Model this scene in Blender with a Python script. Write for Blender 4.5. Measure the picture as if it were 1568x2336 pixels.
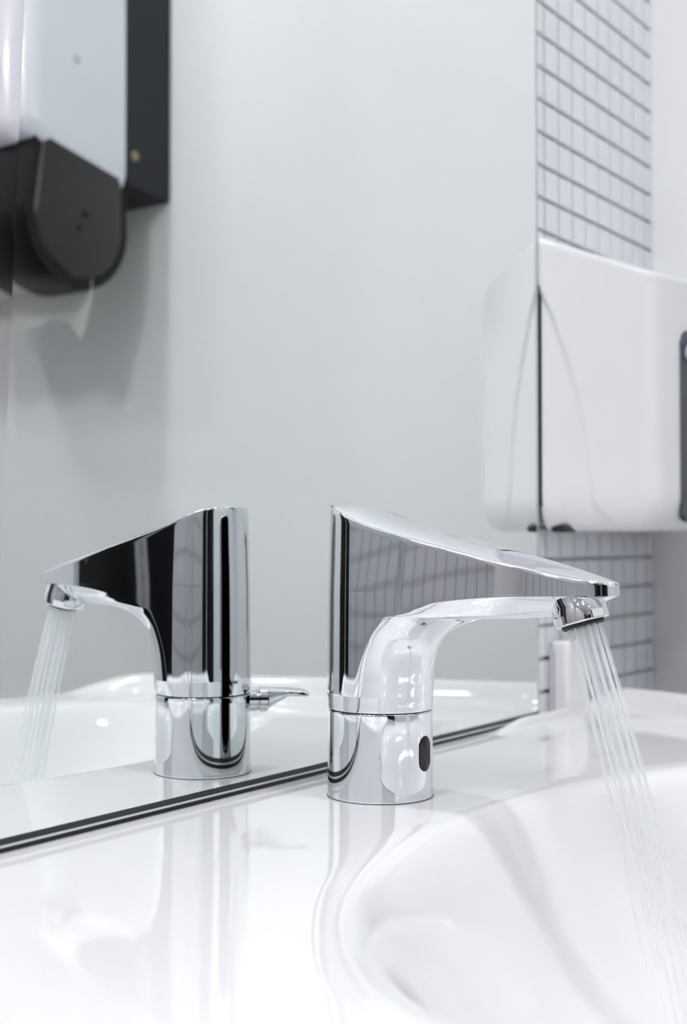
import bpy, bmesh, math, random
from mathutils import Vector, Matrix
random.seed(7)
S = bpy.context.scene
C = S.collection
for o in list(bpy.data.objects): bpy.data.objects.remove(o, do_unlink=True)

# World frame: the tap's axis is x = y' = 0 in plan; mirror plane y = 0, room at y < 0,
# the wash basin deck is z = 0; metres.
FY = -0.0523                      # tap axis y
# ------------------------------------------------------------------ camera
cd = bpy.data.cameras.new('camera'); cam = bpy.data.objects.new('camera', cd); C.objects.link(cam)
cam.location = (-0.4927, -0.3745, 0.1129)
yaw, pitch = math.radians(34.787), math.radians(1.315)
fw = Vector((math.cos(yaw)*math.cos(pitch), math.sin(yaw)*math.cos(pitch), math.sin(pitch)))
cam.rotation_euler = fw.to_track_quat('-Z', 'Y').to_euler()
cd.sensor_fit = 'HORIZONTAL'; cd.sensor_width = 24.0; cd.lens = 2988.3/1568*24
cd.clip_start = 0.02; cd.clip_end = 50
cd.dof.use_dof = True; cd.dof.focus_distance = 0.56; cd.dof.aperture_fstop = 9.0
S.camera = cam
# ------------------------------------------------------------------ world, exposure
w = bpy.data.worlds.new('world'); S.world = w; w.use_nodes = True
w.node_tree.nodes['Background'].inputs[0].default_value = (0.9, 0.95, 1, 1)
w.node_tree.nodes['Background'].inputs[1].default_value = 0.2
vs = S.view_settings
vs.view_transform = 'Standard'; vs.look = 'None'; vs.gamma = 1; vs.use_curve_mapping = False
vs.exposure = 1.28
LAMP = 46.0                       # emission of the ceiling downlights

# ------------------------------------------------------------------ materials
MATS = {}
def mat(name, col, rough=0.5, metal=0.0, spec=0.5, coat=0.0, bump=0.0, bscale=60, var=0.0, vscale=8, emit=None, estr=0):
    m = bpy.data.materials.new(name); m.use_nodes = True; MATS[name] = m
    nt = m.node_tree; b = nt.nodes['Principled BSDF']
    b.inputs['Base Color'].default_value = (*col, 1); b.inputs['Roughness'].default_value = rough
    b.inputs['Metallic'].default_value = metal; b.inputs['Specular IOR Level'].default_value = spec
    b.inputs['Coat Weight'].default_value = coat; b.inputs['Coat Roughness'].default_value = 0.03
    tc = nt.nodes.new('ShaderNodeTexCoord')
    if var:
        n = nt.nodes.new('ShaderNodeTexNoise'); n.inputs['Scale'].default_value = vscale; n.inputs['Detail'].default_value = 4
        nt.links.new(tc.outputs['Object'], n.inputs['Vector'])
        r = nt.nodes.new('ShaderNodeMapRange'); r.inputs[3].default_value = 1-var; r.inputs[4].default_value = 1+var*0.4
        nt.links.new(n.outputs['Fac'], r.inputs[0])
        mx = nt.nodes.new('ShaderNodeVectorMath'); mx.operation = 'SCALE'; mx.inputs[0].default_value = col
        nt.links.new(r.outputs[0], mx.inputs['Scale']); nt.links.new(mx.outputs[0], b.inputs['Base Color'])
    if bump:
        n = nt.nodes.new('ShaderNodeTexNoise'); n.inputs['Scale'].default_value = bscale; n.inputs['Detail'].default_value = 3
        nt.links.new(tc.outputs['Object'], n.inputs['Vector'])
        bp = nt.nodes.new('ShaderNodeBump'); bp.inputs['Strength'].default_value = bump; bp.inputs['Distance'].default_value = 0.001
        nt.links.new(n.outputs['Fac'], bp.inputs['Height']); nt.links.new(bp.outputs[0], b.inputs['Normal'])
    if emit:
        b.inputs['Emission Color'].default_value = (*emit, 1); b.inputs['Emission Strength'].default_value = estr
    return m
mat('paint', (0.90, 0.91, 0.92), 0.55, bump=0.05, bscale=300)
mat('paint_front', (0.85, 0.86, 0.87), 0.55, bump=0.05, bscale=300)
mat('ceiling_paint', (0.92, 0.925, 0.93), 0.7, bump=0.05, bscale=200)
mat('floor_tile', (0.10, 0.10, 0.105), 0.4, var=0.2, vscale=12)
mat('grout', (0.66, 0.65, 0.63), 0.85, bump=0.3, bscale=900)
mat('mosaic', (0.80, 0.81, 0.87), 0.14, var=0.04, vscale=30)
mat('ceramic', (0.76, 0.762, 0.770), 0.06, spec=0.5, coat=0.3, bump=0.035, bscale=30)
mat('lip_ceramic', (0.86, 0.85, 0.82), 0.12)
mat('chrome', (0.80, 0.81, 0.85), 0.028, 1.0, bump=0.004, bscale=90)
mat('chrome_worn', (0.80, 0.81, 0.84), 0.06, 1.0, bump=0.01, bscale=200)
mat('dark_seal', (0.012, 0.013, 0.015), 0.35)
mat('sensor_black', (0.010, 0.010, 0.011), 0.35, spec=0.3)
mat('rubber', (0.02, 0.02, 0.022), 0.6)
mat('silver', (0.90, 0.935, 0.93), 0.0, 1.0)
mat('silver_warm', (0.93, 0.91, 0.925), 0.0, 1.0)
mat('glass_edge', (0.55, 0.62, 0.62), 0.15, 0.3)
mat('edge_light', (0.62, 0.66, 0.66), 0.2, 0.6)
mat('edge_dark', (0.015, 0.017, 0.02), 0.3, var=0.5, vscale=400)
mat('white_plastic', (0.82, 0.825, 0.845), 0.16, coat=0.3)
mat('white_shell', (0.78, 0.80, 0.86), 0.12, coat=0.4)
mat('grey_plastic', (0.014, 0.016, 0.020), 0.5, spec=0.35)
mat('smoke_plastic', (0.012, 0.0125, 0.014), 0.3, bump=0.05, bscale=40)
mat('smoke_rim', (0.0025, 0.0025, 0.003), 0.4, spec=0.25)
mat('panel_dark', (0.055, 0.065, 0.085), 0.35)
mat('panel_print', (0.55, 0.58, 0.68), 0.4)
mat('brass', (0.30, 0.26, 0.16), 0.4, 0.8)
mat('engrave', (0.18, 0.19, 0.21), 0.5, 0.5)
mat('stand_in_dark', (0.006, 0.006, 0.007), 0.4)
mat('stand_in_frame', (0.5, 0.5, 0.52), 0.4)
mat('lamp_body', (0.8, 0.8, 0.8), 0.4)
mat('lamp_glow', (1, 1, 1), 0.5, emit=(1.0, 0.985, 0.97), estr=LAMP)
mat('steel', (0.5, 0.5, 0.52), 0.25, 1.0)
def paper_material():
    m = mat('paper', (0.86, 0.86, 0.84), 0.8)
    nt = m.node_tree; b = nt.nodes['Principled BSDF']; out = nt.nodes['Material Output']
    t = nt.nodes.new('ShaderNodeBsdfTranslucent'); t.inputs[0].default_value = (0.85, 0.85, 0.83, 1)
    mx = nt.nodes.new('ShaderNodeMixShader'); mx.inputs[0].default_value = 0.45
    nt.links.new(b.outputs[0], mx.inputs[1]); nt.links.new(t.outputs[0], mx.inputs[2]); nt.links.new(mx.outputs[0], out.inputs[0])
paper_material()
def water_material():
    m = mat('water_strand', (0.93, 0.95, 0.97), 0.08)
    nt = m.node_tree; b = nt.nodes['Principled BSDF']; out = nt.nodes['Material Output']
    t = nt.nodes.new('ShaderNodeBsdfTransparent')
    n = nt.nodes.new('ShaderNodeObjectInfo')
    r = nt.nodes.new('ShaderNodeMapRange'); r.inputs[3].default_value = 0.22; r.inputs[4].default_value = 0.62
    nt.links.new(n.outputs['Random'], r.inputs[0])
    tr = nt.nodes.new('ShaderNodeBsdfTranslucent'); tr.inputs[0].default_value = (0.97, 0.98, 1, 1)
    m2 = nt.nodes.new('ShaderNodeMixShader'); m2.inputs[0].default_value = 0.5
    nt.links.new(b.outputs[0], m2.inputs[1]); nt.links.new(tr.outputs[0], m2.inputs[2])
    mx = nt.nodes.new('ShaderNodeMixShader'); nt.links.new(r.outputs[0], mx.inputs[0])
    nt.links.new(t.outputs[0], mx.inputs[1]); nt.links.new(m2.outputs[0], mx.inputs[2]); nt.links.new(mx.outputs[0], out.inputs[0])
water_material()
def tile_wall_material():
    # mosaic on the two far walls that only show as reflections in the chrome
    m = mat('mosaic_far', (0.5, 0.5, 0.53), 0.25)
    nt = m.node_tree; b = nt.nodes['Principled BSDF']
    tc = nt.nodes.new('ShaderNodeTexCoord'); sp = nt.nodes.new('ShaderNodeSeparateXYZ'); nt.links.new(tc.outputs['Object'], sp.inputs[0])
    ad = nt.nodes.new('ShaderNodeMath'); ad.operation = 'ADD'; nt.links.new(sp.outputs[0], ad.inputs[0]); nt.links.new(sp.outputs[1], ad.inputs[1])
    cb = nt.nodes.new('ShaderNodeCombineXYZ'); nt.links.new(ad.outputs[0], cb.inputs[0]); nt.links.new(sp.outputs[2], cb.inputs[1])
    br = nt.nodes.new('ShaderNodeTexBrick'); br.offset = 0.0; br.inputs['Scale'].default_value = 1.0
    br.inputs['Brick Width'].default_value = 0.066; br.inputs['Row Height'].default_value = 0.066; br.inputs['Mortar Size'].default_value = 0.003
    br.inputs['Color1'].default_value = (0.50, 0.51, 0.53, 1); br.inputs['Color2'].default_value = (0.53, 0.535, 0.555, 1)
    br.inputs['Mortar'].default_value = (0.20, 0.20, 0.20, 1)
    nt.links.new(cb.outputs[0], br.inputs['Vector']); nt.links.new(br.outputs['Color'], b.inputs['Base Color'])
tile_wall_material()

# ------------------------------------------------------------------ helpers
def link(name, verts, faces, m, parent=None, smooth=None, loc=None):
    me = bpy.data.meshes.new(name); me.from_pydata([tuple(v) for v in verts], [], faces); me.update()
    bm = bmesh.new(); bm.from_mesh(me); bmesh.ops.remove_doubles(bm, verts=bm.verts, dist=1e-6)
    bmesh.ops.recalc_face_normals(bm, faces=bm.faces); bm.to_mesh(me); bm.free()
    me.materials.append(MATS[m])
    o = bpy.data.objects.new(name, me); C.objects.link(o)
    if smooth is not None:
        me.polygons.foreach_set('use_smooth', [True]*len(me.polygons)); me.set_sharp_from_angle(angle=math.radians(smooth))
    if loc is not None: o.location = loc
    if parent: o.parent = parent
    return o
def thing(name, label, cat, loc=(0, 0, 0), group=None):
    o = bpy.data.objects.new(name, None); C.objects.link(o); o.location = loc; o.empty_display_size = 0.02
    return tag(o, label, cat, group)
def tag(o, label, cat, group=None):
    o['label'] = label; o['category'] = cat
    if group: o['group'] = group
    return o
def struct(o, label=None):
    o['kind'] = 'structure'
    if label: o['label'] = label
    return o
def box(x0, x1, y0, y1, z0, z1):
    v = [(x, y, z) for x in (x0, x1) for y in (y0, y1) for z in (z0, z1)]
    return v, [(0, 1, 3, 2), (4, 6, 7, 5), (0, 4, 5, 1), (2, 3, 7, 6), (0, 2, 6, 4), (1, 5, 7, 3)]
def bevel_obj(o, w, seg=3):
    md = o.modifiers.new('bevel', 'BEVEL'); md.width = w; md.segments = seg; md.limit_method = 'ANGLE'; md.angle_limit = 0.6
    md.harden_normals = False
    return o
def lathe(profile, n=96, M=None, cap=True):
    v, f = [], []
    for r, z in profile:
        for i in range(n):
            a = 2*math.pi*i/n; p = Vector((r*math.cos(a), r*math.sin(a), z)); v.append(M @ p if M else p)
    for k in range(len(profile)-1):
        for i in range(n):
            j = (i+1) % n; f.append((k*n+i, k*n+j, (k+1)*n+j, (k+1)*n+i))
    if cap:
        f.append(tuple(range(n))); f.append(tuple((len(profile)-1)*n+i for i in range(n)))
    return v, f
def stack(rows, closed=True, cap0=False, cap1=False):
    n = len(rows[0]); v = [p for r in rows for p in r]; f = []
    for k in range(len(rows)-1):
        for i in range(n if closed else n-1):
            j = (i+1) % n; f.append((k*n+i, k*n+j, (k+1)*n+j, (k+1)*n+i))
    if cap0: f.append(tuple(range(n)))
    if cap1: f.append(tuple((len(rows)-1)*n+i for i in range(n)))
    return v, f
def interp(t, xs, ys):
    if t <= xs[0]: return ys[0]
    for i in range(1, len(xs)):
        if t <= xs[i]:
            u = (t-xs[i-1])/(xs[i]-xs[i-1]); return ys[i-1]+(ys[i]-ys[i-1])*u
    return ys[-1]
def crom(pts, n):
    # Catmull-Rom through 2D points, n samples per span
    out = []; P = [pts[0]]+list(pts)+[pts[-1]]
    for i in range(1, len(P)-2):
        for k in range(n):
            t = k/n; q = []
            for d in range(len(pts[0])):
                a, b, c, e = P[i-1][d], P[i][d], P[i+1][d], P[i+2][d]
                q.append(0.5*(2*b+(c-a)*t+(2*a-5*b+4*c-e)*t*t+(3*b-a-3*c+e)*t**3))
            out.append(tuple(q))
    out.append(tuple(pts[-1])); return out
def smoothstep(a, b, x):
    t = max(0, min(1, (x-a)/(b-a))); return t*t*(3-2*t)

# ------------------------------------------------------------------ room shell
XR, XL, YF, ZF, ZC = 0.475, -1.75, -2.0, -0.85, 1.45
TY = 0.006                                            # face of the mosaic
wall_back = struct(link('wall_back', *box(XL, XR, TY+0.0035, 0.15, ZF, ZC), 'grout'), 'tiled wall behind the mirror')
wall_right = struct(link('wall_right', *box(XR, XR+0.1, YF, 0.15, ZF, ZC), 'paint'), 'plain white painted side wall')
wall_left = struct(link('wall_left', *box(XL-0.1, XL, YF, 0.15, ZF, ZC), 'mosaic_far'), 'grey tiled wall opposite the side wall')
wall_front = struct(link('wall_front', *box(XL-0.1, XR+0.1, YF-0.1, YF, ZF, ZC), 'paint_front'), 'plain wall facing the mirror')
floor = struct(link('floor', *box(XL-0.1, XR+0.1, YF-0.1, 0.15, ZF-0.1, ZF), 'floor_tile'))
ceiling = struct(link('ceiling', *box(XL-0.1, XR+0.1, YF-0.1, 0.15, ZC, ZC+0.1), 'ceiling_paint'))
# mosaic tiles between the mirror's right edge and the side wall
T, X0, Z0 = 0.02156, 0.78061-0.4927, 0.46806
gr = 0.0026
def tile_mesh(wd):
    h = T-gr; b = 0.0006
    v = [(0, 0.0040, 0), (wd, 0.0040, 0), (wd, 0.0040, h), (0, 0.0040, h),
         (0, b, 0), (wd, b, 0), (wd, b, h), (0, b, h),
         (b, 0, b), (wd-b, 0, b), (wd-b, 0, h-b), (b, 0, h-b)]
    f = [(0, 1, 5, 4), (1, 2, 6, 5), (2, 3, 7, 6), (3, 0, 4, 7), (4, 5, 9, 8), (5, 6, 10, 9), (6, 7, 11, 10), (7, 4, 8, 11), (8, 9, 10, 11)]
    me = bpy.data.meshes.new('tile'); me.from_pydata(v, [], f); me.update()
    bm = bmesh.new(); bm.from_mesh(me); bmesh.ops.recalc_face_normals(bm, faces=bm.faces)
    if bm.faces[-1:] : pass
    bm.to_mesh(me); bm.free()
    me.materials.append(MATS['mosaic']); return me
full = tile_mesh(T-gr)
ncol = int((XR-(X0-T))/T)
rest = XR-(X0-T+ncol*T)
part_tile = tile_mesh(rest-gr*0.7) if rest > gr*2 else None
for c in range(ncol+1):
    me = full if c < ncol else part_tile
    if me is None: continue
    for r in range(-4, 23):
        o = bpy.data.objects.new('tile', me); C.objects.link(o); o.parent = wall_back
        o.location = (X0-T+c*T+gr/2, TY, Z0-(r+1)*T+gr/2)
# unseen dark panels behind the camera, added to give black streaks in the chrome
stand_in = struct(link('stand_in_1', *box(-1.68, -0.93, YF, YF+0.03, ZF, 1.15), 'stand_in_dark'), 'unseen dark panel added for black reflections, on the wall facing the mirror')
for x in (-1.74, -0.93): link('stand_in_frame', *box(x, x+0.06, YF, YF+0.04, ZF, 1.21), 'stand_in_frame', stand_in)
link('stand_in_handle', *box(-1.03, -1.01, YF+0.03, YF+0.07, 0.12, 0.26), 'steel', stand_in)
stand_in = struct(link('stand_in_2', *box(XL, XL+0.03, -1.85, -1.35, ZF, 1.15), 'stand_in_dark'), 'narrow unseen dark panel added for black reflections, on the tiled left wall')
for y in (-1.89, -1.35): link('stand_in_frame', *box(XL, XL+0.04, y, y+0.04, ZF, 1.19), 'stand_in_frame', stand_in)
link('stand_in_handle', *box(XL+0.03, XL+0.07, -1.44, -1.42, 0.12, 0.26), 'steel', stand_in)

# ------------------------------------------------------------------ wash basin (deck + bowl in one ceramic piece)
A, BB, BF, CY = 0.225, 0.138, 0.105, -0.242           # bowl ellipse: half width, back and front half depth, centre y
outl = [(0.0, TY+0.0), (0.15, TY), (0.30, TY), (0.352, TY-0.002), (0.358, -0.02), (0.340, -0.075), (0.305, -0.16), (0.268, -0.25), (0.245, -0.315), (0.210, -0.352), (0.14, -0.372), (0.07, -0.380), (0.0, -0.382)]
dense = []
for i in range(len(outl)-1):
    for k in range(12):
        t = k/12; dense.append((outl[i][0]+(outl[i+1][0]-outl[i][0])*t, outl[i][1]+(outl[i+1][1]-outl[i][1])*t))
dense.append(outl[-1])
def ray_out(ang):
    # distance from bowl centre to the outer outline in direction ang (mirror symmetric in x)
    dx, dy = math.cos(ang), math.sin(ang); best = 0.3
    if dx < 0: dx = -dx/1.35                           # the left end reaches further than the right one
    for i in range(len(dense)-1):
        x1, y1 = dense[i][0], dense[i][1]-CY; x2, y2 = dense[i+1][0], dense[i+1][1]-CY
        den = dx*(y2-y1)-dy*(x2-x1)
        if abs(den) < 1e-12: continue
        t = (x1*(y2-y1)-y1*(x2-x1))/den; s = (x1*dy-y1*dx)/den
        if t > 0 and -1e-6 <= s <= 1+1e-6: best = t
    return best
def bowl_r(ang):
    c, s = math.cos(ang), math.sin(ang); b = BB if s > 0 else BF
    return 1/math.sqrt((c/A)**2+(s/b)**2)
NA = 360
DEPTH = 0.095
bowl = [(0.0, -1.0), (0.12, -0.995), (0.3, -0.97), (0.46, -0.91), (0.58, -0.81), (0.68, -0.68), (0.77, -0.51), (0.85, -0.32), (0.915, -0.155), (0.965, -0.055), (1.01, -0.014), (1.06, -0.002), (1.10, 0.0)]
bowl = crom(bowl, 5)
rows = []
ang_list = [2*math.pi*i/NA for i in range(NA)]
ro = [ray_out(a) for a in ang_list]
# smooth the outer radius a little so that corners are rounded
for _ in range(3): ro = [(ro[i-1]+2*ro[i]+ro[(i+1) % NA])/4 for i in range(NA)]
rb = [bowl_r(a) for a in ang_list]
for q, zz in bowl:
    rows.append([(min(rb[i]*q, ro[i]*0.985)*math.cos(a), CY+min(rb[i]*q, ro[i]*0.985)*math.sin(a), zz*DEPTH) for i, a in enumerate(ang_list)])
def lip_h(x, y):
    # raised rolled edge along both tapering ends, fading out at the wall and round the front corners
    return 0.0145*smoothstep(0.185, 0.235, abs(x))*smoothstep(0.004, -0.016, y)
LIPW = 0.028
deckprof = [0.0, 0.25, 0.5, 0.75, 1.0]
liprof = [(0.0, 0.0), (0.10, 0.10), (0.2, 0.34), (0.3, 0.62), (0.42, 0.88), (0.55, 1.0), (0.68, 0.97), (0.80, 0.84), (0.90, 0.55), (0.97, 0.1), (1.0, -0.5)]
for k in deckprof[1:]:
    row = []
    for i, a in enumerate(ang_list):
        r0 = min(rb[i]*1.10, ro[i]*0.985); r1 = max(r0+0.0004, ro[i]-LIPW) if ro[i]-LIPW > r0 else r0+0.0004
        r = r0+(r1-r0)*k; row.append((r*math.cos(a), CY+r*math.sin(a), 0.0))
    rows.append(row)
for t, h in liprof[1:]:
    row = []
    for i, a in enumerate(ang_list):
        r0 = min(rb[i]*1.10, ro[i]*0.985); r1 = max(r0+0.0004, ro[i]-LIPW) if ro[i]-LIPW > r0 else r0+0.0004
        r = r1+(ro[i]-r1)*t; x, y = r*math.cos(a), CY+r*math.sin(a)
        L = lip_h(x if x > 0 else x/1.35, y)
        z = h*L if h >= 0 else -0.008
        if t > 0.9 and y < 0: z -= 0.006*((t-0.9)/0.1)**2 if h >= 0 else 0
        row.append((x, y, z))
    rows.append(row)
for dz, k in ((-0.03, 1.0), (-0.08, 0.99), (-0.16, 0.93)):
    rows.append([((ro[i]*k)*math.cos(a), CY+(ro[i]*k)*math.sin(a) if CY+(ro[i]*k)*math.sin(a) < TY else TY, dz) for i, a in enumerate(ang_list)])
v, f = stack(rows, cap1=True)
basin = thing('washbasin', 'glossy white ceramic washbasin with oval bowl and raised end rims', 'washbasin')
link('basin_body', v, f, 'ceramic', basin, smooth=50)
drain = link('drain', *lathe([(0.0, 0.003), (0.012, 0.003), (0.019, 0.0025), (0.0215, 0.0), (0.0215, -0.004)], 48, Matrix.Translation((0, CY, -DEPTH+0.0006)), cap=False), 'chrome', basin, smooth=40)

# ------------------------------------------------------------------ mirror panels
XM = 0.7556-0.4927
ZT = 0.70
def joint(z): return -0.1785+0.0505*z
zb = 0.0052
mirror = thing('mirror', 'large frameless mirror above the washbasin, reflecting the tap and towel dispenser', 'mirror', (0.05, 0, 0))
def rel(vs_, o): return [(x-o.location.x, y-o.location.y, z-o.location.z) for x, y, z in vs_]
mv = [(joint(zb), 0, zb), (XM, 0, zb), (XM, 0, ZT), (joint(ZT), 0, ZT)]
link('mirror_face', rel(mv, mirror), [(0, 1, 2, 3)], 'silver', mirror)
gv = [(x, y, z) for y in (0.0002, 0.0052) for x, z in ((joint(zb), zb), (XM, zb), (XM, ZT), (joint(ZT), ZT))]
link('glass_edge', rel(gv, mirror), [(4, 5, 6, 7), (0, 1, 5, 4), (1, 2, 6, 5), (2, 3, 7, 6), (3, 0, 4, 7)], 'glass_edge', mirror)
for nm, z0, z1, y0, m in (('bevel_strip', 0.0031, 0.0052, -0.0006, 'edge_dark'), ('edge_line', 0.0022, 0.0031, -0.0012, 'edge_light'), ('seal', 0.0001, 0.0022, 0.0008, 'dark_seal')):
    vv, ff = box(joint(z0), XM, y0, 0.005, z0, z1); link(nm, rel(vv, mirror), ff, m, mirror)
# narrow rim along the right edge
vv, ff = box(XM, XM+0.0012, -0.0004, 0.0056, 0.0022, ZT); link('edge_line', rel(vv, mirror), ff, 'edge_light', mirror)
mirror2 = thing('mirror', 'neighbouring mirror panel at the left edge, set at a slightly different angle', 'mirror', (-0.6, 0, 0))
def tilt(x, z): return -0.0012+0.0090*(x-joint(0.2))+0.0055*(z-0.2)      # mounted a fraction of a degree off the first panel
pts = ((-0.62, zb), (joint(zb)-0.0004, zb), (joint(ZT)-0.0004, ZT), (-0.62, ZT))
link('mirror_face', rel([(x, tilt(x, z), z) for x, z in pts], mirror2), [(0, 1, 2, 3)], 'silver_warm', mirror2)
gv = [(x, tilt(x, z)+d, z) for d in (0.0002, 0.005) for x, z in pts]
link('glass_edge', rel(gv, mirror2), [(4, 5, 6, 7), (0, 1, 5, 4), (1, 2, 6, 5), (2, 3, 7, 6), (3, 0, 4, 7)], 'glass_edge', mirror2)

for nm, z0, z1, y0, m in (('bevel_strip', 0.0031, 0.0052, -0.0006, 'edge_dark'), ('edge_line', 0.0022, 0.0031, -0.0012, 'edge_light'), ('seal', 0.0001, 0.0022, 0.0008, 'dark_seal')):
    vv, ff = box(-0.62, joint(z0)-0.0004, y0-0.004, 0.004, z0, z1); link(nm, rel(vv, mirror2), ff, m, mirror2)

# ------------------------------------------------------------------ the tap (forward = -y)
tap = thing('sensor_tap', 'chrome sensor tap with a sloping leaf-shaped spout, running water into the bowl', 'tap', (0, FY, 0))
def P3(x, u, z): return (x, -u, z)
ZS = 0.0386
base_prof = [(0.0228, 0.0), (0.0235, 0.0002), (0.02365, 0.0006), (0.02366, 0.0010)]+[(0.02366-0.0004*k/12, 0.0012+(ZS-0.0020)*k/12) for k in range(13)]+[(0.02325, ZS-0.0005), (0.02305, ZS-0.0002), (0.0218, ZS-0.0001)]
link('base', *lathe(base_prof, 160), 'chrome', tap, smooth=40)
link('base_foot', *lathe([(0.0236, 0.0), (0.02385, 0.0001), (0.02385, 0.0003), (0.0234, 0.0006)], 160), 'engrave', tap, smooth=40)
# spout and upper body: horizontal slices that grow forward, then an upright flank up to the sloping top
under = [(0.0228, ZS+0.0002), (0.0235, ZS+0.0008), (0.0238, 0.0440), (0.0243, 0.0510), (0.0251, 0.0590), (0.0268, 0.0660), (0.0308, 0.0718), (0.0385, 0.0762), (0.0490, 0.0792), (0.0615, 0.0806), (0.0745, 0.0812), (0.0855, 0.0824), (0.0955, 0.0846), (0.1040, 0.0874), (0.1100, 0.0898), (0.1136, 0.0914)]
und = crom(under, 24)
NP = 320
ZR = 0.0914
def back_r(z): return interp(z, [0.0386, 0.0392, 0.046, 0.09, 0.132], [0.0228, 0.0236, 0.0238, 0.0234, 0.0224])
UR_A = [0.0228, 0.0238, 0.0251, 0.0268, 0.0308, 0.0385, 0.049, 0.0615, 0.0745, 0.0855, 0.0955, 0.104, 0.110, 0.1125, 0.1136]
UR_U = [0.0, 0.001, 0.0035, 0.0060, 0.0085, 0.0112, 0.0132, 0.0155, 0.0182, 0.0220, 0.0275, 0.0380, 0.0600, 0.084, 0.1130]
ucv = crom(list(zip(UR_A, UR_U)), 6); ura, uru = [q[0] for q in ucv], [q[1] for q in ucv]
def u_r(a): return interp(a, ura, uru)
def full_w(u): return 1.0 if u <= 0 else math.sqrt(max(0, 1-(u/0.1138)**1.95))
def outline(a, r, ur=None):
    # back half circle; front: full leaf outline up to u_r, then closing smoothly to the tip at a
    out = []
    if ur is None: ur = u_r(a)
    for i in range(NP):
        t = 2*math.pi*i/NP; c, s = math.cos(t), math.sin(t)
        if c < 0: out.append((r*s, r*c))
        else:
            if ur > 0.1120: u = a*c; x = full_w(u*0.1138/a)
            else:
                u = a*c; q = max(0, (u-ur)/(a-ur)); x = full_w(u)*math.sqrt(max(0, 1-q*q))
            out.append((math.copysign(r*x, s) if abs(s) > 1e-9 else 0.0, u))
    return out
rows = []
for a, z in und:
    r = back_r(z); rows.append([P3(x, u, z) for x, u in outline(a, r)])
TOPU = [-0.0245, -0.020, -0.013, -0.006, 0.001, 0.012, 0.024, 0.041, 0.062, 0.083, 0.100, 0.1145]
TOPZ = [0.1292, 0.1306, 0.1307, 0.1290, 0.1266, 0.1232, 0.1201, 0.1156, 0.1106, 0.1054, 0.1008, 0.0962]
topc = crom(list(zip(TOPU, TOPZ)), 8)
tu, tz = [q[0] for q in topc], [q[1] for q in topc]
def ztop(u, x=0.0): return interp(u, tu, tz)-interp(u, [-0.02, 0.0, 0.045, 0.083, 0.1, 0.113], [6.5, 9, 9, 15, 24, 30])*x*x      # gently crowned across
o0 = outline(0.1138, back_r(ZR), 0.113)
def flank(t):
    row = []
    for x, u in o0:
        k = 1-0.045*t if u < 0 else 1-0.045*t*math.exp(-u/0.05)
        kk = k if u < 0 else 1-0.0015*t
        z = ZR+(ztop(u*kk, x*k)-0.0012-ZR)*t
        row.append(P3(x*k, u*kk, z))
    return row
for t in (0.0, 0.04, 0.12, 0.25, 0.4, 0.55, 0.7, 0.85, 0.95, 1.0):
    rows.append(flank(t))
last = [(x, -y) for x, y, z in rows[-1]]
def inset(d, dz, k=None):
    row = []
    n = len(last)
    for i, (x, u) in enumerate(last):
        x1, u1 = last[i-1]; x2, u2 = last[(i+1) % n]; tx, tu_ = x2-x1, u2-u1; L = math.hypot(tx, tu_) or 1
        nx, nu = -tu_/L, tx/L
        if nx*x+nu*(u-0.03) > 0: nx, nu = -nx, -nu
        row.append((x+nx*d, u+nu*d, dz))
    return row
for d, dz in ((0.00012, -0.0006), (0.0004, -0.00022), (0.0008, -0.00004), (0.0013, 0.0)):
    rows.append([P3(x, u, ztop(u, x)+q) for x, u, q in inset(d, dz)])
cap = inset(0.0013, 0)
for k in (0.9, 0.8, 0.7, 0.6, 0.5, 0.4, 0.3, 0.2, 0.1, 0.0):
    rows.append([P3(x*k, u, ztop(u, x*k)) for x, u, q in cap])
v, f = stack(rows, cap0=True)
spout = link('spout', v, f, 'chrome', tap, smooth=38)
# dark joint line between base and upper body
link('joint_ring', *lathe([(0.0222, ZS-0.0004), (0.0224, ZS-0.0003), (0.0224, ZS+0.0003), (0.0222, ZS+0.0004)], 128), 'dark_seal', tap, smooth=30)
# aerator, its axis leaning forward
tl = math.radians(17)
ax = Vector((0, -math.sin(tl), -math.cos(tl)))
bc = Vector((0, -0.0982, 0.0800))
M = Matrix.Translation(bc) @ ax.to_track_quat('Z', 'Y').to_matrix().to_4x4()
aer = link('aerator', *lathe([(0.0085, -0.012), (0.0108, -0.012), (0.0110, -0.0070), (0.01125, -0.0066), (0.01125, -0.0006), (0.0108, 0.0), (0.0092, 0.0), (0.0090, -0.001), (0.0080, -0.001)], 96, M), 'chrome', tap, smooth=35)
link('aerator_insert', *lathe([(0.0088, -0.001), (0.0088, 0.0010), (0.0080, 0.0016), (0.0030, 0.0013), (0.0, 0.0013)], 64, M, cap=False), 'rubber', aer, smooth=35)
for a in (0.0, math.pi/2, math.pi, 3*math.pi/2):
    c = Matrix.Translation(bc) @ ax.to_track_quat('Z', 'Y').to_matrix().to_4x4() @ Matrix.Rotation(a+0.5, 4, 'Z')
    vv, ff = box(0.0104, 0.0116, -0.0032, 0.0032, -0.0040, -0.0002)
    kk = link('key_flat', [c @ Vector(q) for q in vv], ff, 'chrome_worn', aer); bevel_obj(kk, 0.0004, 2)
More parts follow.
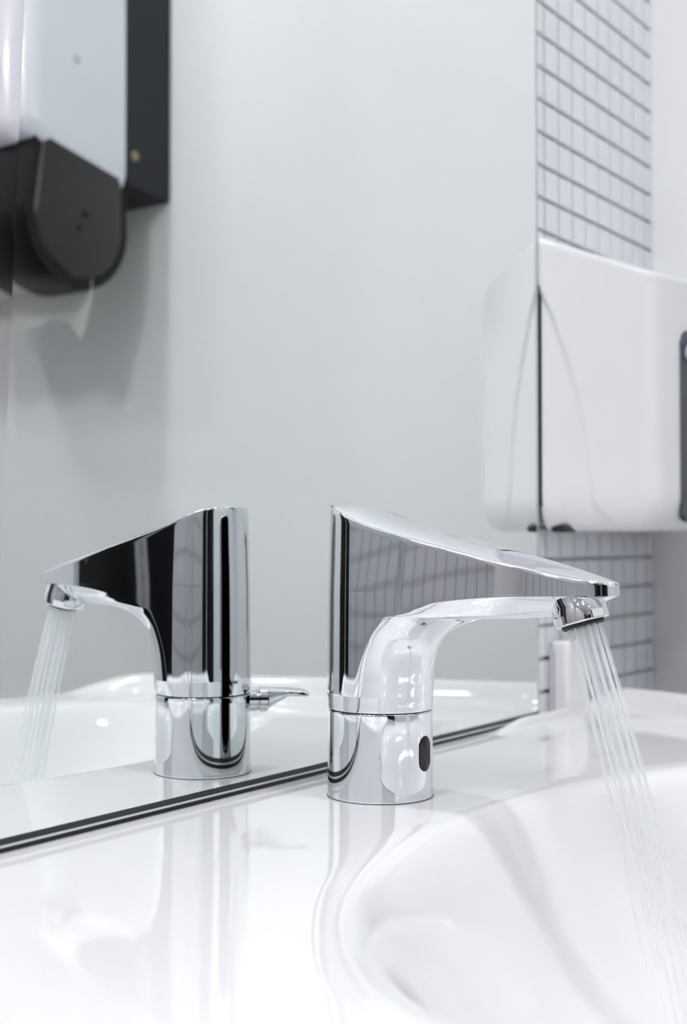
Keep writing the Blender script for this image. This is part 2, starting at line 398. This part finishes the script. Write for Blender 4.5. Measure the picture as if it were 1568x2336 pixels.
# sensor window: black pill on the front of the base
def pill(hw, hh, rad, lift):
    rows_, n = [], 48
    for k in (1.0, 0.9, 0.0):
        r_ = []
        for i in range(n):
            t = 2*math.pi*i/n; c, s = math.cos(t), math.sin(t)
            px = hw*c*k; pz = (hw*s + (hh-hw)*(1 if s > 0 else -1 if s < 0 else 0))*k
            a = px/rad; R_ = rad+(lift if k < 1 else 0.0)
            r_.append(P3(-R_*math.sin(a), R_*math.cos(a), 0.0203+pz))
        rows_.append(r_)
    return stack(rows_)
link('sensor_window', *pill(0.0047, 0.0078, 0.02345, 0.0004), 'sensor_black', tap, smooth=30)
link('sensor_rim', *pill(0.0050, 0.0081, 0.0234, 0.00012), 'chrome_worn', tap, smooth=30)
# lever on the far back side: short hub and flat paddle, pointing 45 degrees towards the mirror
hz = 0.0348
Mh = Matrix.Rotation(math.radians(45), 4, 'Z') @ Matrix.Translation((0, 0, hz)) @ Matrix.Rotation(math.radians(90), 4, 'Y')
lever = link('lever_hub', *lathe([(0.0052, 0.0225), (0.0060, 0.0226), (0.0060, 0.0265), (0.0056, 0.0268), (0.0056, 0.0275), (0.0063, 0.0278), (0.0063, 0.0318), (0.0050, 0.0326)], 48, Mh), 'chrome', tap, smooth=35)
Rz = Matrix.Rotation(math.radians(45), 4, 'Z')
prow = []
for s, w_, zt, zbm in ((0.0280, 0.0050, 0.0408, 0.0300), (0.0320, 0.0054, 0.0408, 0.0300), (0.0360, 0.0062, 0.0406, 0.0328), (0.0420, 0.0072, 0.0402, 0.0362), (0.0480, 0.0078, 0.0396, 0.0362), (0.0512, 0.0076, 0.0391, 0.0360), (0.0520, 0.0072, 0.0386, 0.0364)):
    r_ = []
    for i in range(24):
        t = 2*math.pi*i/24; c, sn = math.cos(t), math.sin(t)
        yy = w_*math.copysign(abs(c)**0.5, c); zz = (zt+zbm)/2+(zt-zbm)/2*math.copysign(abs(sn)**0.6, sn)
        r_.append(Rz @ Vector((s, yy, zz)))
    prow.append(r_)
link('lever_paddle', *stack(prow, cap0=True, cap1=True), 'chrome', lever, smooth=40)
# small engraved maker's script on the top face
def text_mesh(txt, size, name, m, Mx, parent, ext=0.0):
    cu = bpy.data.curves.new(name, 'FONT'); cu.body = txt; cu.size = size; cu.extrude = ext; cu.align_x = 'CENTER'; cu.align_y = 'CENTER'
    cu.shear = 0.25
    ob = bpy.data.objects.new(name, cu); C.objects.link(ob); bpy.context.view_layer.update()
    me = bpy.data.meshes.new_from_object(ob); bpy.data.objects.remove(ob, do_unlink=True)
    me.transform(Mx); me.materials.clear(); me.materials.append(MATS[m])
    o = bpy.data.objects.new(name, me); C.objects.link(o); o.parent = parent
    return o
sl = math.atan2(ztop(0.012)-ztop(-0.002), 0.014)
ex = Vector((0, -math.cos(sl), math.sin(sl))); ez = Vector((0, math.sin(sl), math.cos(sl))); ey = ez.cross(ex)
Mt = Matrix(((ex.x, ey.x, ez.x, 0.006), (ex.y, ey.y, ez.y, -0.005), (ex.z, ey.z, ez.z, ztop(0.005, 0.006)+0.00015), (0, 0, 0, 1)))
text_mesh('Oras', 0.0052, 'engraving', 'engrave', Mt, spout)

# ------------------------------------------------------------------ running water
water = thing('water_jet', 'thin streams of running water falling from the tap into the bowl', 'water', (0, FY-0.0990, 0.0790))
def jet_u(dz): return 0.31*dz-0.30*dz*dz
side = Vector((1, 0, 0)); fwd = Vector((0, -math.cos(tl), math.sin(tl)))
k = 0
for ring, n in ((0.0016, 4), (0.0042, 9), (0.0067, 14)):
    for j in range(n):
        a = 2*math.pi*(j+random.uniform(-.25, .25))/n+ring*100
        off = side*math.cos(a)*ring+fwd*math.sin(a)*ring
        r0 = random.uniform(0.00035, 0.00078); L = random.uniform(0.10, 0.165); spread = 1+random.uniform(0.1, 0.55)
        rws = []
        m_ = 26
        for i in range(m_+1):
            t = i/m_; dz = L*t
            cpt = Vector((off.x*(1+(spread-1)*t), -jet_u(dz)+off.y*(1+(spread-1)*t), -dz+off.z))
            rr = r0*(1-0.5*t)*(1+0.03*math.sin(t*7+a*5))*(0.25 if i == m_ else 1)
            rws.append([cpt+Vector((rr*math.cos(q*math.pi/4), rr*math.sin(q*math.pi/4), 0)) for q in range(8)])
        link('water_strand', *stack(rws), 'water_strand', water, smooth=60); k += 1

# ------------------------------------------------------------------ hand dryer on the mosaic, right of the mirror
dryer = thing('hand_dryer', 'white wall-mounted hand dryer with rounded shell and dark front panel', 'hand dryer', (0.370, -0.0006, 0.12))
DX, DZ = 0.370, 0.12
half = [(0.105, 0.0), (0.104, -0.004), (0.0985, -0.014), (0.0865, -0.034), (0.0745, -0.0530), (0.0690, -0.0600), (0.0620, -0.0650), (0.0500, -0.0680), (0.030, -0.0715), (0.012, -0.0735), (0.0, -0.0738)]
hc = crom([(x, y*0.985) for x, y in half], 14)
plan = [(-x, y) for x, y in hc]+[(x, y) for x, y in reversed(hc[:-1])]
nP = len(plan)
def dryer_pt(i, z, ins=0.0):
    x, y = plan[i]; x1, y1 = plan[max(0, i-1)]; x2, y2 = plan[min(nP-1, i+1)]
    tx, ty = x2-x1, y2-y1; L = math.hypot(tx, ty); nx, ny = -ty/L, tx/L
    if nx*x+ny*(y+0.03) > 0: nx, ny = -nx, -ny
    return (x+nx*ins, min(0.0, y+ny*ins), z)
def swoosh(d, zrel):
    # recessed lower flank: inside where the run along the flank (0 at wall, 1 at the front edge) is below this curve
    zz = zrel+DZ
    lim = interp(zz, [0.12, 0.1287, 0.1371, 0.1511, 0.1791, 0.2072, 0.2297, 0.2579, 0.2776, 0.285], [0.78, 0.605, 0.512, 0.475, 0.439, 0.365, 0.271, 0.14, 0.0, -0.1])
    return 1-smoothstep(lim-0.035, lim+0.004, d)
rows = []
Hd = 0.189
nz = 90
for kz in range(nz+1):
    t = kz/nz; zr = Hd*t
    row = []
    for i in range(nP):
        x, y = plan[i]; d = (-y)/0.061
        zt = zr
        top_cut = 0.0225*min(1, -y/0.061)                   # top falls towards the front
        bot = 0.0
        zt = bot+(Hd-top_cut-bot)*t
        ins = 0.0
        zb_ = zt; e = 0.024
        if zt < e: ins += e*(1-math.sqrt(max(0, 1-((e-zb_)/e)**2)))*0.6
        et = 0.004; ztop_ = Hd-top_cut
        if ztop_-zt < et: ins += et*(1-math.sqrt(max(0, 1-((et-(ztop_-zt))/et)**2)))
        ins += 0.0016*swoosh(d, zt) if abs(x) > 0.045 else 0
        q_ = dryer_pt(i, zt, ins)
        if i in (0, nP-1) and zt > 0.158: q_ = (q_[0], TY-0.0004, q_[2])
        row.append(q_)
    rows.append(row)
v, f = stack(rows, closed=False)
f.append(tuple(range(nP))); f.append(tuple(nz*nP+i for i in range(nP)))
shell = link('shell', v, f, 'white_plastic', dryer, smooth=35)
# black plate put in as the shadow in the gap at the tiles
vv, ff = box(-0.1035, 0.1035, -0.001, TY, 0.016, 0.160); link('gap_shade', vv, ff, 'dark_seal', dryer)
# dark control panel that follows the bowed front
def front_y(x): 
    xs = [p[0] for p in plan]; ys = [p[1] for p in plan]; return interp(x, xs, ys)
def front_panel(x0, x1, z0, z1, off, rad, n=28):
    rws = []
    for kx in range(n+1):
        x = x0+(x1-x0)*kx/n; dx = min(x-x0, x1-x); c = 0 if dx >= rad else rad-math.sqrt(max(0, rad*rad-(rad-dx)**2))
        y = front_y(x)-off
        rws.append([(x, y+off+0.002, z0+c), (x, y, z0+c+0.0006), (x, y, z1-c-0.0006), (x, y+off+0.002, z1-c)])
    return stack(rws, closed=False)
pan = link('control_panel', *front_panel(-0.0405, 0.0405, 0.006, 0.132, 0.0014, 0.010), 'panel_dark', dryer, smooth=30)
xs_ = -0.0345
Ml = Matrix(((1, 0, 0, xs_), (0, 0, -1, front_y(xs_)-0.0030), (0, 1, 0, 0.1165), (0, 0, 0, 1)))
text_mesh('C', 0.016, 'panel_letter', 'panel_print', Ml @ Matrix.Rotation(-0.1, 4, 'Y'), pan, 0.0004)
vv, ff = box(-0.094, -0.078, -0.014, -0.002, -0.0008, 0.004)
nz_ = link('nozzle', vv, ff, 'dark_seal', dryer); bevel_obj(nz_, 0.002)

# ------------------------------------------------------------------ small white box standing at the wall on the deck end
bx = thing('wall_box', 'small white plastic box with rounded corner on the tiles below the hand dryer', 'box', (0.290, TY, 0.0))
def corner_plate(w_, h_, r_, y0, y1):
    pts = [(0.0, 0.0006), (0.0, h_)]
    for i in range(10):
        t = i/9*math.pi/2; pts.append((w_-r_+r_*math.sin(t), h_-r_+r_*math.cos(t)))
    pts.append((w_, 0.0006)); n = len(pts)
    return [(x, y, z) for y in (y0, y1) for x, z in pts], [tuple(range(n)), tuple(n+i for i in range(n))]+[(i, (i+1) % n, n+(i+1) % n, n+i) for i in range(n)]
o = link('cover', *corner_plate(0.034, 0.0485, 0.016, -0.014, -0.001), 'white_plastic', bx, smooth=40); bevel_obj(o, 0.003, 3)
o = link('back_plate', *corner_plate(0.050, 0.0440, 0.010, -0.006, 0.0), 'white_plastic', bx, smooth=40); bevel_obj(o, 0.0015, 2)

# ------------------------------------------------------------------ paper towel dispenser on the side wall (seen in the mirror)
dy0 = -0.507
disp = thing('towel_dispenser', 'paper towel dispenser with white cover and dark back plate on side wall', 'towel dispenser', (XR, dy0, 0.45))
DH, DW = 0.36, 0.27
# local: x towards the room is negative, y away from the mirror is negative, z up from the back plate's lower edge
def rbox_profile(pts, y0, y1, r=0.0):
    n = len(pts); vv = [(x, y, z) for y in (y0, y1) for x, z in pts]
    return vv, [tuple(range(n)), tuple(n+i for i in range(n))]+[(i, (i+1) % n, n+(i+1) % n, n+i) for i in range(n)]
bp = [(0.0, 0.0), (0.0, DH), (-0.060, DH), (-0.066, 0.25), (-0.067, 0.014), (-0.060, 0.006)]
o = link('back_plate', *rbox_profile(bp, -DW, 0.0), 'grey_plastic', disp); bevel_obj(o, 0.003, 3)
# white cover: loft of rounded rectangles in plan
rows = []
for z, g in ((0.002, 0.010), (0.006, 0.0045), (0.012, 0.001), (0.02, 0.0), (0.12, 0.0), (0.24, 0.002), (0.32, 0.008), (0.35, 0.016), (0.36, 0.03)):
    row = []
    x0, x1, y0, y1, r = -0.192+g, -0.0665, -DW-0.002+g*0.4, 0.002-g*0.4, 0.024
    cnr = [(x1, y1), (x0+r, y1-r), (x0+r, y0+r), (x1, y0)]
    pts = [(x1, y1)]
    for i in range(13):
        t = math.pi/2+i/12*math.pi/2; pts.append((x0+r+r*math.cos(t), y1-r+r*math.sin(t)))
    for i in range(13):
        t = math.pi+i/12*math.pi/2; pts.append((x0+r+r*math.cos(t), y0+r+r*math.sin(t)))
    pts.append((x1, y0))
    for x, y in pts:
        rise = 0.020*max(0, (-x-0.07)/0.10) if z < 0.1 else 0.020*max(0, (-x-0.07)/0.10)*max(0, (0.3-z)/0.2)
        row.append((x, y, z+rise))
    rows.append(row)
o = link('cover', *stack(rows, cap0=True, cap1=True), 'white_shell', disp, smooth=40)
vv, ff = lathe([(0.0, 0.0012), (0.0042, 0.0012), (0.005, 0.0)], 24, Matrix.Translation((-0.052, 0.0005, 0.035)) @ Matrix.Rotation(-math.pi/2, 4, 'X'), cap=False)
link('rivet', vv, ff, 'brass', disp, smooth=30)
vv, ff = lathe([(0.0, 0.0008), (0.0032, 0.0008), (0.004, 0.0)], 24, Matrix.Translation((-0.130, 0.0022, 0.105)) @ Matrix.Rotation(-math.pi/2, 4, 'X'), cap=False)
link('key_dot', vv, ff, 'edge_light', disp, smooth=30)
# smoked roll housing under the cover: D shaped end cap, dark rim, barrel
rc = (-0.121, -0.041); rr = 0.064
def dshape(rad, n=48, top=0.030):
    pts = []
    for i in range(n+1):
        t = math.pi-0.05+i/n*(math.pi+0.2); pts.append((rc[0]+rad*math.cos(t), rc[1]+rad*math.sin(t)))
    pts.append((rc[0]+rad*0.98, top)); pts.append((rc[0]-rad*0.80, top+0.012))
    return pts
bar = link('roll_housing', *stack([[(x, y, z) for x, z in dshape(rr-g)] for y, g in ((-0.004, 0.001), (-0.012, 0.0), (-0.055, 0.0), (-0.062, 0.003))], cap0=True, cap1=True), 'smoke_rim', disp, smooth=35)
link('end_cap', *stack([[(x, y, z) for x, z in dshape(rr-g, top=0.020)] for y, g in ((-0.004, 0.010), (-0.0010, 0.012), (0.0004, 0.016))], cap0=True, cap1=True), 'smoke_plastic', bar, smooth=35)
for dx, dz, r_ in ((0.004, 0.006, 0.004), (-0.003, -0.008, 0.003)):
    vv, ff = lathe([(0.0, 0.0006), (r_, 0.0004), (r_, 0.0)], 20, Matrix.Translation((rc[0]+dx, 0.0004, rc[1]+dz)) @ Matrix.Rotation(-math.pi/2, 4, 'X'), cap=False)
    link('screw', vv, ff, 'smoke_rim', bar, smooth=30)
# paper: roll behind the housing, a hanging sheet and its torn corner
vv, ff = lathe([(0.018, -0.062), (0.057, -0.062), (0.058, -0.066), (0.058, -DW+0.02), (0.018, -DW+0.02)], 64, Matrix.Translation((rc[0], 0, rc[1])) @ Matrix.Rotation(-math.pi/2, 4, 'X') @ Matrix.Scale(1, 4))
vv = [Vector((q[0], q[1], q[2])) for q in vv]
E2 = None
rollv, rollf = lathe([(0.018, 0.0), (0.057, 0.0), (0.058, 0.003), (0.058, DW-0.09), (0.018, DW-0.09)], 64, Matrix.Translation((rc[0], -0.064, rc[1])) @ Matrix.Rotation(math.pi/2, 4, 'X'))
roll = tag(link('paper_roll', rollv, rollf, 'paper', None, smooth=35, loc=(XR, dy0, 0.45)), 'white paper towel roll inside the dispenser', 'paper roll')
sheet = []
for i in range(15):
    y = -0.003-(DW-0.03)*i/14
    lo = -0.128-0.004*math.sin(i*1.7)
    if i == 0: lo = -0.112
    if i == 1: lo = -0.146
    if i == 2: lo = -0.130
    sheet.append([(rc[0]+0.016+0.004*math.sin(i*0.9)*k_, y, rc[1]-0.045+(lo-rc[1]+0.045)*k_) for k_ in (0, .25, .5, .75, 1)])
v1, f1 = stack(sheet, closed=False)
off = len(v1); v1 = v1+[(x+0.0006, y, z) for x, y, z in v1]; f1 = f1+[tuple(off+i for i in q) for q in f1]
link('loose_sheet', [(x, y, z) for x, y, z in v1], f1, 'paper', roll, smooth=60)

# ------------------------------------------------------------------ ceiling downlights
spots = [(-0.62, -0.50, 0.2), (-0.05, -0.48, 1.8), (-0.95, -0.95, 1.0), (0.10, -1.30, 1.2), (-0.55, -1.55, 0.8), (-1.40, -0.45, 0.8)]
where = ['nearest the mirror', 'over the middle of the room', 'over the left half of the room', 'beside the side wall', 'beside the facing wall', 'beside the tiled left wall']
for (x, y, pw), wh in zip(spots, where):
    lamp = thing('ceiling_lamp', 'round white ceiling downlight '+wh, 'ceiling lamp', (x, y, ZC), 'round ceiling downlights')
    mat('lamp_glow', (1, 1, 1), 0.5, emit=(0.985, 0.99, 1.0), estr=LAMP*pw)
    link('trim_ring', *lathe([(0.062, 0.0), (0.078, -0.001), (0.076, -0.006), (0.064, -0.008), (0.060, -0.004)], 48), 'lamp_body', lamp, smooth=40)
    link('diffuser', *lathe([(0.061, -0.003), (0.05, -0.0045), (0.0, -0.005)], 48, cap=False), 'lamp_glow', lamp, smooth=40)

# ------------------------------------------------------------------ lamp on the wall above the mirror
ml = thing('mirror_lamp', 'white tube lamp on a bracket above the mirror', 'wall lamp', (-0.56, 0.0, 0.84))
mat('tube_glow', (1, 1, 1), 0.5, emit=(0.985, 0.99, 1.0), estr=LAMP*0.86)
MR = Matrix.Translation((0, -0.085, 0)) @ Matrix.Rotation(math.pi/2, 4, 'Y')
link('tube', *lathe([(0.0, -0.14), (0.016, -0.14), (0.018, -0.135), (0.018, 0.135), (0.016, 0.14), (0.0, 0.14)], 32, MR, cap=False), 'tube_glow', ml, smooth=40)
for x in (-0.15, 0.14):
    vv, ff = box(x, x+0.01, -0.105, -0.02, -0.02, 0.02); o = link('end_bracket', vv, ff, 'lamp_body', ml); bevel_obj(o, 0.003)
vv, ff = box(-0.15, 0.15, -0.02, TY+0.003, -0.03, 0.03); o = link('wall_mount', vv, ff, 'lamp_body', ml); bevel_obj(o, 0.004)
